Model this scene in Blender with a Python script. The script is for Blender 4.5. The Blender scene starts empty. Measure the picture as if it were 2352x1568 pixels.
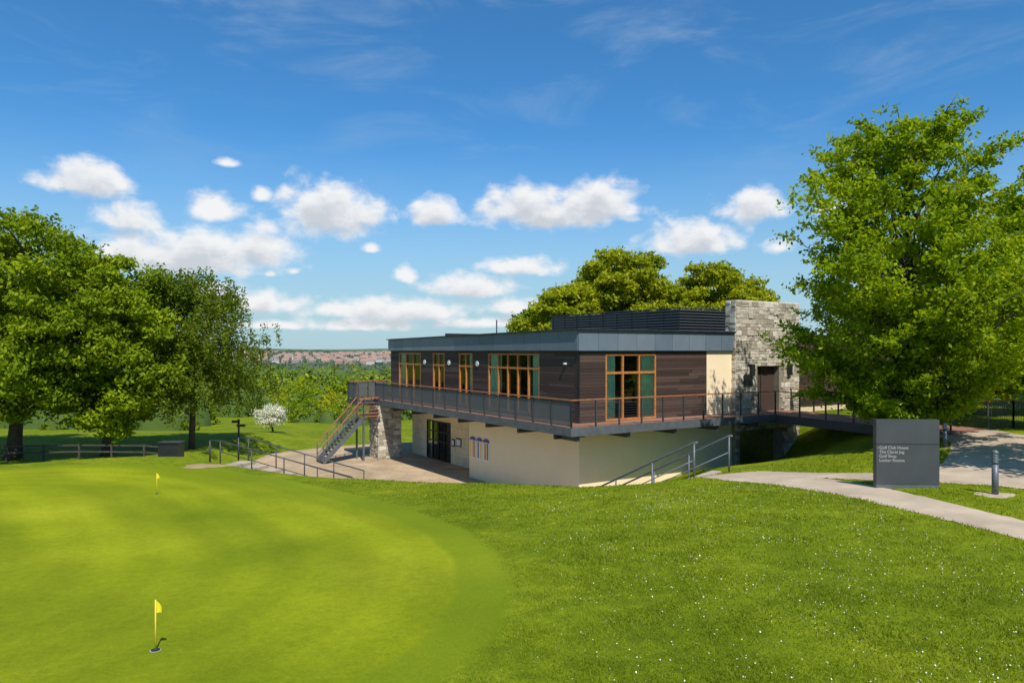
import bpy, math, random
import numpy as np
from mathutils import Vector
random.seed(7); rng=np.random.default_rng(7)
F=1699.; CX=1176.; HY=804.
scene=bpy.context.scene
# ------------------------------------------------------------------ materials
def mat(name):
    m=bpy.data.materials.new(name); m.use_nodes=True
    nt=m.node_tree; return m,nt,nt.nodes['Principled BSDF']
def setv(b,**k):
    for a,v in k.items():
        b.inputs[a.replace('_',' ')].default_value=v
def ramp(nt,fac,stops):
    r=nt.nodes.new('ShaderNodeValToRGB'); e=r.color_ramp.elements
    e[0].position=stops[0][0]; e[0].color=(*stops[0][1],1)
    e[1].position=stops[-1][0]; e[1].color=(*stops[-1][1],1)
    for p,c in stops[1:-1]:
        n=e.new(p); n.color=(*c,1)
    nt.links.new(fac,r.inputs[0]); return r.outputs[0]
def noise(nt,scale,detail=4,rough=.55,vec=None,dist=0):
    n=nt.nodes.new('ShaderNodeTexNoise'); n.inputs['Scale'].default_value=scale
    n.inputs['Detail'].default_value=detail; n.inputs['Roughness'].default_value=rough
    n.inputs['Distortion'].default_value=dist
    if vec is not None: nt.links.new(vec,n.inputs['Vector'])
    return n.outputs['Fac']
def mapping(nt,scale,coord='Object'):
    tc=nt.nodes.new('ShaderNodeTexCoord'); mp=nt.nodes.new('ShaderNodeMapping')
    mp.inputs['Scale'].default_value=scale; nt.links.new(tc.outputs[coord],mp.inputs['Vector'])
    return mp.outputs[0]
def mixc(nt,fac,a,b,mode='MIX'):
    m=nt.nodes.new('ShaderNodeMix'); m.data_type='RGBA'; m.blend_type=mode
    for s,i in ((fac,0),(a,6),(b,7)):
        if isinstance(s,(int,float)): m.inputs[i].default_value=s
        elif isinstance(s,tuple): m.inputs[i].default_value=(*s,1)
        else: nt.links.new(s,m.inputs[i])
    return m.outputs[2]
def math_(nt,op,a,b=0.,c=None,clamp=False):
    m=nt.nodes.new('ShaderNodeMath'); m.operation=op; m.use_clamp=clamp
    for s,i in ((a,0),(b,1),(c,2)):
        if s is None: continue
        if isinstance(s,(int,float)): m.inputs[i].default_value=s
        else: nt.links.new(s,m.inputs[i])
    return m.outputs[0]
def bump(nt,b,h,strength=.3,dist=.02):
    n=nt.nodes.new('ShaderNodeBump'); n.inputs['Strength'].default_value=strength
    n.inputs['Distance'].default_value=dist
    nt.links.new(h,n.inputs['Height']); nt.links.new(n.outputs[0],b.inputs['Normal'])
def island(nt):
    return nt.nodes.new('ShaderNodeNewGeometry').outputs['Random Per Island']
def simple(name,col,rough=.6,metal=0,var=.25,scale=3,bmp=0.,bscale=60):
    m,nt,b=mat(name); v=mapping(nt,(1,1,1))
    lo=tuple(c*(1-var) for c in col); hi=tuple(min(1,c*(1+var)) for c in col)
    nt.links.new(ramp(nt,noise(nt,scale,5,.6,v),[(.3,lo),(.7,hi)]),b.inputs['Base Color'])
    setv(b,Roughness=rough,Metallic=metal)
    if bmp: bump(nt,b,noise(nt,bscale,3,.6,v),bmp,.01)
    return m
def islandmat(name,stops,rough=.7,nz=(1,1,1),nscale=6,nvar=.35,bmp=.3):
    m,nt,b=mat(name); c=ramp(nt,island(nt),stops); v=mapping(nt,nz)
    n=noise(nt,nscale,5,.65,v)
    g=ramp(nt,n,[(.25,(1-nvar,)*3),(.75,(1+nvar*.4,)*3)])
    nt.links.new(mixc(nt,1.,c,g,'MULTIPLY'),b.inputs['Base Color']); setv(b,Roughness=rough)
    bump(nt,b,n,bmp,.02); return m
M={}
M['clad']=islandmat('dark_timber_boards',[(0,(.045,.026,.020)),(.5,(.074,.043,.033)),(1,(.12,.074,.056))],.65,(1.5,1.5,18),5,.5,.3)
M['stone']=islandmat('rubble_stone',[(0,(.32,.265,.19)),(.4,(.52,.45,.34)),(.75,(.62,.54,.42)),(1,(.76,.70,.58))],.9,(1,1,1),9,.45,.6)
M['stonedark']=simple('stone_joint',(.26,.22,.16),.9)
M['cream']=simple('cream_render',(.92,.74,.49),.85,0,.045,.8,.15,90)
M['creamblock']=simple('cream_block',(.84,.67,.43),.85,0,.12,2,.2,60)
M['zinc']=islandmat('zinc_fascia',[(0,(.12,.16,.20)),(1,(.17,.21,.255))],.4,(1,1,1),2,.12,.03)
M['zinctop']=simple('roof_trim',(.035,.04,.05),.45)
M['roof']=simple('roof_membrane',(.06,.065,.07),.8)
M['louver']=simple('louver_metal',(.08,.085,.095),.45,.2,.1)
M['steel']=simple('painted_steel',(.06,.064,.07),.5,.2,.15)
M['steelgrey']=simple('galvanised_steel',(.135,.145,.16),.5,.3,.2)
M['orail']=simple('hardwood_rail',(.34,.14,.065),.5,0,.3,8)
M['frame']=simple('oak_frame',(.48,.19,.05),.5,0,.25,8)
M['deck']=islandmat('deck_boards',[(0,(.28,.13,.08)),(1,(.42,.22,.14))],.7,(6,1,1),5,.3,.2)
M['curtain']=simple('green_curtain',(.62,.90,.66),.9,0,.12,5)
M['dark']=simple('dark_interior',(.07,.06,.05),.8)
M['white']=simple('white_paint',(.8,.8,.78),.4,0,.03)
M['black']=simple('black_metal',(.018,.020,.022),.4)
M['panelgrey']=simple('sign_slate',(.060,.064,.068),.45,0,.14,1.6)
M['purple']=simple('purple_paint',(.10,.06,.30),.5,0,.1)
M['yellow']=simple('yellow_paint',(.85,.58,.04),.5,0,.05)
M['red']=simple('red_paint',(.62,.12,.06),.5,0,.1)
M['blue']=simple('blue_paint',(.10,.16,.5),.5,0,.1)
M['flag']=simple('flag_cloth',(.85,.72,.02),.7,0,.1)
M['bark']=simple('bark',(.075,.057,.04),.95,0,.4,6,.6,20)
M['barkwood']=simple('weathered_timber',(.06,.052,.042),.9,0,.3,6)
M['text']=simple('sign_lettering',(.42,.42,.40),.6,0,.05)
M['path']=simple('bound_gravel_path',(.48,.385,.28),.9,0,.22,.9,.6,120)
M['soil']=simple('bare_earth',(.36,.26,.14),.95,0,.3,3,.4,60)
M['concrete']=simple('concrete_step',(.42,.35,.27),.9,0,.15,3,.2,80)
m,nt,b=mat('mesh_panel'); setv(b,Roughness=.5,Metallic=.2); b.inputs['Base Color'].default_value=(.14,.15,.165,1)
tr=nt.nodes.new('ShaderNodeBsdfTransparent'); mx=nt.nodes.new('ShaderNodeMixShader'); mx.inputs[0].default_value=.32
nt.links.new(b.outputs[0],mx.inputs[1]); nt.links.new(tr.outputs[0],mx.inputs[2]); nt.links.new(mx.outputs[0],nt.nodes['Material Output'].inputs[0]); M['mesh']=m
m,nt,b=mat('window_glass'); nt.nodes.remove(b)
tr=nt.nodes.new('ShaderNodeBsdfTransparent'); tr.inputs[0].default_value=(.95,.97,.95,1)
gl=nt.nodes.new('ShaderNodeBsdfGlossy'); gl.inputs['Roughness'].default_value=.02
fr=nt.nodes.new('ShaderNodeFresnel'); fr.inputs[0].default_value=1.5
f2=math_(nt,'MULTIPLY_ADD',fr.outputs[0],1.4,.03,True)
mx=nt.nodes.new('ShaderNodeMixShader'); nt.links.new(f2,mx.inputs[0]); nt.links.new(tr.outputs[0],mx.inputs[1]); nt.links.new(gl.outputs[0],mx.inputs[2])
nt.links.new(mx.outputs[0],nt.nodes['Material Output'].inputs[0]); M['glass']=m
m,nt,b=mat('terrace_paving'); v=mapping(nt,(1,1,1)); br=nt.nodes.new('ShaderNodeTexBrick'); nt.links.new(v,br.inputs['Vector'])
br.inputs['Scale'].default_value=1.; br.inputs['Brick Width'].default_value=.9; br.inputs['Row Height'].default_value=.6; br.inputs['Mortar Size'].default_value=.012
br.inputs['Color1'].default_value=(.47,.345,.215,1); br.inputs['Color2'].default_value=(.54,.40,.255,1); br.inputs['Mortar'].default_value=(.36,.27,.17,1)
g=ramp(nt,noise(nt,.6,5,.65,v),[(.3,(.66,.66,.66)),(.7,(1.05,1.05,1.05))])
nt.links.new(mixc(nt,1.,br.outputs['Color'],g,'MULTIPLY'),b.inputs['Base Color']); setv(b,Roughness=.95); b.inputs['Specular IOR Level'].default_value=.1; M['terrace']=m
for k_ in ('path','cream','creamblock','soil','concrete'): M[k_].node_tree.nodes['Principled BSDF'].inputs['Specular IOR Level'].default_value=.12
def leafmat(name,stops,trans=.42,big=.35):
    m,nt,b=mat(name); c=ramp(nt,island(nt),stops); v=mapping(nt,(1,1,1))
    g=ramp(nt,noise(nt,big,2,.5,v),[(.35,(.74,.80,.72)),(.65,(1.18,1.12,1.1))])
    c=mixc(nt,1.,c,g,'MULTIPLY'); nt.links.new(c,b.inputs['Base Color']); setv(b,Roughness=.55); b.inputs['Specular IOR Level'].default_value=.12
    t=nt.nodes.new('ShaderNodeBsdfTranslucent'); c2=mixc(nt,1.,c,(1.6,1.4,.45),'MULTIPLY'); nt.links.new(c2,t.inputs[0])
    mx=nt.nodes.new('ShaderNodeMixShader'); mx.inputs[0].default_value=trans
    nt.links.new(b.outputs[0],mx.inputs[1]); nt.links.new(t.outputs[0],mx.inputs[2]); nt.links.new(mx.outputs[0],nt.nodes['Material Output'].inputs[0]); return m
M['leaf']=leafmat('leaves_bright',[(0,(.12,.19,.008)),(.5,(.22,.31,.010)),(1,(.35,.43,.018))])
M['leafy']=leafmat('leaves_yellow',[(0,(.20,.26,.010)),(.5,(.32,.37,.012)),(1,(.46,.48,.025))])
M['leafd']=leafmat('leaves_dark',[(0,(.08,.125,.010)),(.5,(.14,.20,.014)),(1,(.23,.30,.025))])
M['leafr']=leafmat('leaves_fresh',[(0,(.14,.23,.008)),(.5,(.25,.36,.010)),(1,(.38,.48,.018))],.50)
M['blossom']=leafmat('blossom',[(0,(.2,.26,.1)),(.2,(.7,.7,.62)),(1,(.9,.89,.85))],.15)
M['leaffar']=leafmat('leaves_far',[(0,(.12,.19,.022)),(.5,(.21,.28,.03)),(1,(.33,.37,.06))],.3,.05)
M['leaffard']=leafmat('leaves_far_dark',[(0,(.06,.11,.022)),(.5,(.10,.16,.03)),(1,(.17,.23,.045))],.3,.05)
M['leafhaze']=leafmat('leaves_hazy',[(0,(.075,.125,.075)),(1,(.13,.18,.10))],.1,.01)  # distance haze is put into the far crown colour
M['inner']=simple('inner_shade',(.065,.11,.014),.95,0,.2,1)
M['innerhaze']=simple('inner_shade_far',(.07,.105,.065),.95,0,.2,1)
M['blade']=leafmat('grass_blades',[(0,(.13,.185,.006)),(.5,(.20,.265,.010)),(.9,(.29,.335,.018)),(1,(.42,.39,.12))],.35,.4)
# ------------------------------------------------------------------ mesh builder
class MB:
    def __init__(s): s.v=[];s.f=[];s.m=[]
    def add(s,vs,fs,mi=0):
        o=len(s.v); s.v+= [tuple(p) for p in vs]; s.f+=[tuple(i+o for i in f) for f in fs]; s.m+=[mi]*len(fs)
    def box(s,x0,x1,y0,y1,z0,z1,mi=0):
        if x0>x1:x0,x1=x1,x0
        if y0>y1:y0,y1=y1,y0
        s.add([(x0,y0,z0),(x1,y0,z0),(x1,y1,z0),(x0,y1,z0),(x0,y0,z1),(x1,y0,z1),(x1,y1,z1),(x0,y1,z1)],
              [(0,3,2,1),(4,5,6,7),(0,1,5,4),(1,2,6,5),(2,3,7,6),(3,0,4,7)],mi)
    def beam(s,p,q,w,h,mi=0):
        p=Vector(p);q=Vector(q);d=(q-p).normalized(); up=Vector((0,0,1)) if abs(d.z)<.95 else Vector((1,0,0))
        sd=d.cross(up).normalized()*w/2; u=sd.cross(d).normalized()*h/2
        s.add([p-sd-u,p+sd-u,p+sd+u,p-sd+u,q-sd-u,q+sd-u,q+sd+u,q-sd+u],[(0,1,2,3),(4,7,6,5),(0,4,5,1),(1,5,6,2),(2,6,7,3),(3,7,4,0)],mi)
    def tube(s,pts,rad,n=8,mi=0):
        o=[];vs=[];fs=[]
        pts=[Vector(p) for p in pts]
        for i,p in enumerate(pts):
            d=(pts[min(i+1,len(pts)-1)]-pts[max(i-1,0)]).normalized(); up=Vector((0,0,1)) if abs(d.z)<.9 else Vector((1,0,0))
            a=d.cross(up).normalized(); b_=a.cross(d)
            for k in range(n):
                t=2*math.pi*k/n; vs.append(p+(a*math.cos(t)+b_*math.sin(t))*rad[i])
        for i in range(len(pts)-1):
            for k in range(n):
                fs.append((i*n+k,i*n+(k+1)%n,(i+1)*n+(k+1)%n,(i+1)*n+k))
        fs.append(tuple(range(n))[::-1]); fs.append(tuple(range((len(pts)-1)*n,len(pts)*n)))
        s.add(vs,fs,mi)
    def build(s,name,mats,parent=None,smooth=False):
        me=bpy.data.meshes.new(name); me.from_pydata(s.v,[],s.f)
        for k in mats: me.materials.append(M[k])
        me.polygons.foreach_set('material_index',s.m)
        if smooth: me.polygons.foreach_set('use_smooth',[True]*len(s.f))
        me.update(); ob=bpy.data.objects.new(name,me); scene.collection.objects.link(ob)
        if parent: ob.parent=parent
        return ob
def empty(name,loc=(0,0,0),rz=0):
    e=bpy.data.objects.new(name,None); e.location=loc; e.rotation_euler=(0,0,rz); scene.collection.objects.link(e); return e
# ------------------------------------------------------------------ terrain
def sst(a,b,x):
    t=np.clip((x-a)/(b-a),0,1); return t*t*(3-2*t)
E=np.array([(-80,31),(-30,31.2),(-21.7,31.6),(-19.8,32.8),(-17.4,33.8),(-15,34.1),(-13.4,32.7),(-12.2,31.6),(-7.77,27.7),(-4.87,25.4),(-2.43,23.4),(-.2,22.1),(1.9,21.),(3.96,20.8),(5.57,21.3),(7,22.5),(9,23),(16,26),(80,30)])
CP=np.array([(-25,31,-4.9),(-21.7,31.3,-4.9),(-17.4,33.8,-4.88),(-13.4,32.7,-4.95),(-7.77,27.7,-4.72),(-4.87,25.4,-4.46),(-2.43,23.4,-4.2),(-.2,22.1,-4.0),(1.9,21,-3.9),(3.96,20.8,-3.76),(5.57,21.3,-3.64),(7.5,22.6,-3.72),
 (-4.1,8.6,-3.5),(-11,22.9,-4.43),(0,5,-3.3),(0,8,-3.35),(4,9,-3.2),(8.9,12.8,-3.25),(10.8,16.5,-3.24),(9.3,17.4,-3.25),(15,24.4,-3.12),(17,28,-3.1),(28,20,-2.9),(25,32,-3.),(-25,12,-4.0),(-14,12,-3.9),(-30,32,-4.9),(0,-15,-3.2),(15,5,-3.1),(30,0,-3),(-30,-10,-3.7),(1,15,-3.55),(-4,16,-3.95),(0,40,-4.2),(20,40,-3.2),(-20,40,-5)])
def tps(r2): return np.where(r2>1e-9, r2*np.log(np.maximum(r2,1e-9)),0)
n=len(CP); d2=((CP[:,None,:2]-CP[None,:,:2])**2).sum(-1)
A=np.zeros((n+3,n+3)); A[:n,:n]=tps(d2)+np.eye(n)*2.0; A[:n,n]=1;A[:n,n+1:]=CP[:,:2];A[n,:n]=1;A[n+1:,:n]=CP[:,:2].T
cf=np.linalg.solve(A,np.concatenate([CP[:,2],[0,0,0]]))
def fore(x,y):
    x=np.clip(x,-32,32);y=np.clip(y,-15,42); r=np.zeros_like(x)
    for i in range(n): r+=cf[i]*tps((x-CP[i,0])**2+(y-CP[i,1])**2)
    return r+cf[n]+cf[n+1]*x+cf[n+2]*y
def terrain(x,y):
    x=np.asarray(x,float);y=np.asarray(y,float)
    lc=np.interp(y,[50,72,120,200,400,700,1200,1700,2500,3200,4000,5200,9000],[-6.45,-7.5,-9.6,-11.5,-16,-23,-30,-26,-14,-3,10,14,0])
    far=sst(1500,3500,y)
    lc=lc+far*(7*np.sin(x/520+.6)+5*np.sin(x/230+2+y/600)+3*np.sin(x/90))
    near=1-sst(48,70,y)
    low=lc+near*(1-sst(-18,-14,x))*.85
    low=low+near*sst(4,7,x)*.9
    r=sst(12.5,15.5,x)*(1-sst(70,110,y)); low=low*(1-r)+(-3.15)*r
    ye=np.interp(x,E[:,0],E[:,1]); w=np.interp(x,[5,8],[4.0,13.])
    S=1-sst(0,1,(y-ye)/w)
    return low+(fore(x,y)-low)*S
def pixel_to_ground(px,py):  # px,py are image pixels, projected from the camera onto the terrain
    """ground point seen at an image pixel"""
    t=(px-CX)/F; s=(HY-py)/F
    Y=np.arange(5,140,.05); z=terrain(t*Y,Y); k=np.argmax(z>=s*Y)
    return (t*Y[k],Y[k],z[k])
def tz(x,y): return float(terrain(np.array([x]),np.array([y]))[0])
def polydist(poly,x,y):
    P=np.array(poly); ins=np.zeros(x.shape,bool); dm=np.full(x.shape,1e9)
    for i in range(len(P)):
        ax_,ay=P[i]; bx_,by=P[(i+1)%len(P)]
        dx,dy=bx_-ax_,by-ay; t=np.clip(((x-ax_)*dx+(y-ay)*dy)/(dx*dx+dy*dy+1e-12),0,1)
        dm=np.minimum(dm,np.hypot(x-ax_-t*dx,y-ay-t*dy))
        c=((ay>y)!=(by>y)) & (x<(bx_-ax_)*(y-ay)/(by-ay+1e-12)+ax_); ins^=c
    return np.where(ins,-dm,dm)
green=[pixel_to_ground(*p)[:2] for p in [(470,1082),(620,1108),(760,1145),(880,1182),(980,1225),(1040,1285),(1050,1360),(1000,1445),(900,1520),(820,1566)]]
green=green+[(-2.8,5.5),(-6,4),(-12,6),(-18,12),(-24,22),(-24,28),(-19,30.5),(-16,31)]
pathA_n=[(5.45,21.3),(6.0,20.2),(6.7,19.2),(7.3,17.6),(7.85,16.0),(8.4,14.2),(8.8,12.7),(9.5,9),(10,4),(10.5,-10)]
pathA_f=[(7.5,22.7),(7.75,21.4),(8.4,19.9),(8.75,18.6),(9.05,17.0),(9.45,15.4),(9.8,14.1),(10.8,9),(11.6,4),(12.5,-10)]
pathB_n=[(6.9,21.6),(8.4,19.9),(9.3,18.95),(10.4,18.35),(11.6,17.6),(12.2,16.6),(12.6,14),(12.8,10)]
pathB_f=[(7.6,22.75),(8.8,21.1),(9.9,20.35),(11.5,20.2),(13.2,21.2),(15.5,21.5),(17,19),(18,12)]
pathC_n=[(11.3,20.05),(12.6,21.6),(14.0,23.6),(15.0,25.3),(15.75,27.7)]
pathC_f=[(15.8,18.5),(16.6,21.5),(17.6,24.0),(18.2,26.0),(18.5,28.6)]
pathpolys=[pathA_n+pathA_f[::-1],pathB_n+pathB_f[::-1],pathC_n+pathC_f[::-1]]
def axis(a0,a1,st,lo,hi,g=1.12):
    c=list(np.arange(a0,a1+1e-6,st)); s=st; x=a1
    while x<hi: s*=g; x+=s; c.append(x)
    s=st; x=a0; L=[]
    while x>lo: s*=g; x-=s; L.append(x)
    return np.array(L[::-1]+c)
gx=axis(-26,22,.25,-7000,7000,1.10); gy=axis(5,38,.25,-500,8500,1.07)
GX,GY=np.meshgrid(gx,gy); Z=terrain(GX,GY)
pd=np.full(GX.shape,1e9)
for p in pathpolys: pd=np.minimum(pd,polydist(p,GX,GY))
Zg=Z-.07*np.clip(-pd/.3,0,1)
ny,nx=GX.shape
V=np.stack([GX,GY,Zg],-1).reshape(-1,3)
idx=np.arange(nx*ny).reshape(ny,nx); Fq=np.stack([idx[:-1,:-1],idx[:-1,1:],idx[1:,1:],idx[1:,:-1]],-1).reshape(-1,4)
def npmesh(name,V,Fq,mats,parent=None,smooth=False,mi=None):
    me=bpy.data.meshes.new(name); k=Fq.shape[1]
    me.vertices.add(len(V)); me.vertices.foreach_set('co',V.astype(np.float32).ravel())
    me.loops.add(Fq.size); me.loops.foreach_set('vertex_index',Fq.astype(np.int32).ravel())
    me.polygons.add(len(Fq)); me.polygons.foreach_set('loop_start',np.arange(0,Fq.size,k,dtype=np.int32))
    me.polygons.foreach_set('loop_total',np.full(len(Fq),k,dtype=np.int32))
    for q in mats: me.materials.append(q)
    me.polygons.foreach_set('use_smooth',np.full(len(Fq),smooth))
    me.update(calc_edges=True); ob=bpy.data.objects.new(name,me); scene.collection.objects.link(ob)
    if parent: ob.parent=parent
    return ob
def mrn(nt,v_,a_,b_,c_=0.,d_=1.):
    r_=nt.nodes.new('ShaderNodeMapRange'); r_.interpolation_type='SMOOTHSTEP'; nt.links.new(v_,r_.inputs['Value'])
    for k_,q_ in (('From Min',a_),('From Max',b_),('To Min',c_),('To Max',d_)): r_.inputs[k_].default_value=q_
    return r_.outputs[0]
m,nt,b=mat('grass_ground')
tc=nt.nodes.new('ShaderNodeTexCoord'); ov=tc.outputs['Object']
at=nt.nodes.new('ShaderNodeAttribute'); at.attribute_name='gdist'
n1=noise(nt,.35,4,.6,ov); n2=noise(nt,3.,5,.7,ov); n3=noise(nt,30.,5,.85,ov)
rough_c=ramp(nt,n1,[(.3,(.13,.19,.006)),(.5,(.19,.25,.009)),(.7,(.27,.31,.016))])
rough_c=mixc(nt,.95,rough_c,ramp(nt,n2,[(.3,(.52,.60,.50)),(.7,(1.25,1.2,1.1))]),'MULTIPLY')
wv=nt.nodes.new('ShaderNodeTexWave'); wv.inputs['Scale'].default_value=.11; wv.inputs['Distortion'].default_value=1.5; wv.inputs['Detail'].default_value=1; wv.bands_direction='DIAGONAL'; nt.links.new(ov,wv.inputs['Vector'])
wl_=math_(nt,'SINE',math_(nt,'MULTIPLY',at.outputs['Fac'],5.2))
gn=noise(nt,.15,4,.55,ov)
gr_c=ramp(nt,gn,[(.3,(.19,.245,.006)),(.5,(.27,.315,.009)),(.7,(.37,.39,.018))])
gr_c=mixc(nt,.8,gr_c,ramp(nt,wv.outputs['Fac'],[(.2,(.84,.87,.84)),(.8,(1.14,1.11,1.1))]),'MULTIPLY')
gr_c=mixc(nt,.8,gr_c,ramp(nt,math_(nt,'MULTIPLY_ADD',wl_,.5,.5),[(.2,(.94,.95,.94)),(.8,(1.05,1.05,1.05))]),'MULTIPLY')
gr_c=mixc(nt,.9,gr_c,ramp(nt,noise(nt,6,7,.9,ov),[(.3,(.66,.70,.66)),(.7,(1.2,1.18,1.15))]),'MULTIPLY')
gd=math_(nt,'ADD',at.outputs['Fac'],math_(nt,'MULTIPLY_ADD',n2,.3,-.15))
mg=mrn(nt,gd,-.08,.1)
collar=mrn(nt,gd,.7,.9); collar_c=mixc(nt,.6,gr_c,(.15,.215,.008))
col=mixc(nt,collar,collar_c,rough_c); col=mixc(nt,mg,gr_c,col)
fine=ramp(nt,n3,[(.3,(.42,.46,.42)),(.7,(1.38,1.33,1.25))])
ff=math_(nt,'MULTIPLY_ADD',collar,.55,.42)
col=mixc(nt,ff,col,fine,'MULTIPLY')
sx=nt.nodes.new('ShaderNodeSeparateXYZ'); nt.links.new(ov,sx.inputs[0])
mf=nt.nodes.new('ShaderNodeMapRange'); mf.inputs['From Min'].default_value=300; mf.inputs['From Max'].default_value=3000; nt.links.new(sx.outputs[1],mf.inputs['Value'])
haze_c=ramp(nt,noise(nt,.008,4,.7,ov),[(.35,(.075,.12,.08)),(.5,(.11,.16,.09)),(.65,(.18,.2,.12))])
col=mixc(nt,mf.outputs[0],col,haze_c)  # far ground fades with distance into a painted haze colour
nt.links.new(col,b.inputs['Base Color']); setv(b,Roughness=.9); b.inputs['Specular IOR Level'].default_value=.08
bump(nt,b,n3,.6,.03); M['ground']=m
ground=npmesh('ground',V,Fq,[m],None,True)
gdv=np.where((np.abs(GX)<60)&(GY<80)&(GY>-30),polydist(green,GX,GY),50.).ravel()
a=ground.data.attributes.new('gdist','FLOAT','POINT'); a.data.foreach_set('value',gdv.astype(np.float32))
def resample(pl,N):
    P=np.array(pl); s=np.concatenate([[0],np.cumsum(np.hypot(*np.diff(P,axis=0).T))]); t=np.linspace(0,s[-1],N)
    X=np.interp(t,s,P[:,0]);Y=np.interp(t,s,P[:,1])
    for _ in range(6):
        X[1:-1]=(X[:-2]+2*X[1:-1]+X[2:])/4; Y[1:-1]=(Y[:-2]+2*Y[1:-1]+Y[2:])/4
    return np.stack([X,Y],-1)
def strip(name,nr,fr,off,mats,N=140,Mx=9):
    a_=resample(nr,N);b_=resample(fr,N); t=np.linspace(0,1,Mx)[None,:,None]
    wob=.025*np.sin(np.arange(N)*1.7)[:,None]+.02*rng.normal(size=(N,1))
    a_=a_+wob; b_=b_+.025*rng.normal(size=(N,1))
    P=a_[:,None]*(1-t)+b_[:,None]*t; z=terrain(P[...,0],P[...,1])+off
    edge=np.zeros((N,Mx)); edge[:,0]=edge[:,-1]=-.03
    V=np.concatenate([P,(z+edge)[...,None]],-1).reshape(-1,3); i=np.arange(N*Mx).reshape(N,Mx)
    return npmesh(name,V,np.stack([i[:-1,:-1],i[1:,:-1],i[1:,1:],i[:-1,1:]],-1).reshape(-1,4),mats,None,True)
strip('footpath',pathA_n,pathA_f,.022,[M['path']]); strip('footpath',pathB_n,pathB_f,.027,[M['path']]); strip('footpath',pathC_n,pathC_f,.032,[M['path']])
TZ=-6.35
mb=MB(); tp=[(-17.5,38),(-16.6,41.5),(-15.8,43.5),(-14.5,46.1),(-12.4,48.2),(-9,50.5),(0,53),(4,50),(12,36),(7,28.5),(4.5,25),(1.5,23.8),(-1.5,25.2),(-5,28.5),(-9,31.5),(-13,35.3)]
mb.add([(x,y,TZ) for x,y in tp],[tuple(range(len(tp)))[::-1]]); t=mb.build('terrace_paving',['terrace'])
# ------------------------------------------------------------------ foliage
def unit(v): return v/np.maximum(np.linalg.norm(v,axis=1,keepdims=True),1e-9)
def leaves(C,out,size,up=.6,rnd=.8):
    N=len(C); nrm=unit(np.array([0,0,1.])*up+out*.5+rng.normal(size=(N,3))*rnd)
    a_=unit(np.cross(nrm,rng.normal(size=(N,3)))); b_=np.cross(nrm,a_)
    s=(size*rng.uniform(.6,1.3,N))[:,None]
    return np.stack([C-a_*s,C+b_*s*.55-nrm*s*.12,C+a_*s,C-b_*s*.55-nrm*s*.12],1).reshape(-1,3)
def leafobj(name,V,material,parent):
    return npmesh(name,V,np.arange(len(V)).reshape(-1,4),[material],parent)
def clumpleaves(cc,cr,per,leaf,flat=.6,up=.6):
    K=len(cc); N=K*per; d=unit(rng.normal(size=(N,3))); d[:,2]=np.where(d[:,2]<0,d[:,2]*.7,d[:,2])
    r=rng.uniform(.35,1.08,N)**.7; ci=np.repeat(np.arange(K),per); R=cr[ci]
    lob=1+.25*np.sin(d[:,0]*5+ci)*np.sin(d[:,1]*5+ci*1.7)+.15*np.sin(d[:,2]*7+ci)
    off=d*(r*R*lob)[:,None]*np.array([1,1,flat])
    return leaves(cc[ci]+off,d,leaf,up)
def limb(mb,p,q,r0,r1,wob=.12,n=6,sag=.1,seg=7):
    p=np.array(p,float);q=np.array(q,float);L=np.linalg.norm(q-p); pts=[];rr=[]
    w=rng.normal(size=3)*wob*L
    for i in range(seg):
        t=i/(seg-1); c=p*(1-t)+q*t+w*math.sin(math.pi*t)*.5; c[2]+=sag*L*math.sin(math.pi*t)
        pts.append(c); rr.append(r0*(1-t)+r1*t)
    mb.tube(pts,rr,n,0)
def clump_tree(name,base,top_trunk,ells,ncl,per,leaf,mt,tr,cr=(.6,1.1),flat=.6,nl=26,inner=.45,droop=0):
    e=empty(name,base); ells=np.array(ells,float); w=(ells[:,3]*ells[:,4]*ells[:,5])**(2/3); w/=w.sum()
    k=rng.choice(len(ells),ncl,p=w); d=unit(rng.normal(size=(ncl,3))); r=rng.uniform(inner**2,1,ncl)**.5*rng.uniform(.85,1.06,ncl)
    cc=ells[k,:3]+d*r[:,None]*ells[k,3:]; R=rng.uniform(cr[0],cr[1],ncl)*(1.2-.3*r)
    V=clumpleaves(cc,R,per,leaf,flat)
    ns=ncl*5; i=rng.integers(0,ncl,ns); dd=unit(rng.normal(size=(ns,3))); cs=cc[i]+dd*(R[i]*1.1)[:,None]*np.array([1,1,flat*1.1])
    V2=leaves(np.repeat(cs,6,0)+rng.normal(size=(ns*6,3))*.13,np.repeat(dd,6,0),leaf)
    V=np.concatenate([V,V2])
    leafobj('foliage',V,M[mt],e)
    mb=MB(); T=np.array(top_trunk,float); pts=[];rr=[]
    for i in range(9):
        t=i/8; pts.append((T[0]*t+.12*math.sin(3*t+base[0]),T[1]*t+.1*math.sin(4*t),T[2]*t-.1)); rr.append(tr*(1.25 if i==0 else 1)*(1-.8*t))
    mb.tube(pts,rr,10,0)
    sel=rng.choice(ncl,min(nl,ncl),replace=False)
    for j in sel:
        c=cc[j]; t=np.clip((c[2]/T[2])*.6-.05+rng.uniform(-.1,.1),.22,.95); s=T*t
        limb(mb,s,c,tr*(1-.7*t)*.5,.025,.08)
    mb.build('trunk',['bark'],e,True); return e
def gz(x,y,dz=0): return (x,y,tz(x,y)+dz)
clump_tree('sycamore_tree',gz(-25.6,38),(.3,0,9),[(1.0,0,9.2,3.6,4.2,3.9),(-3,1,7.2,5,4.5,4.8),(3.2,-.5,6.9,3.6,3.5,3.8),(-1,-2,4.4,4.6,3,2.8)],270,270,.13,'leaf',.38,(.75,1.25),.6,44,.5)
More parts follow.
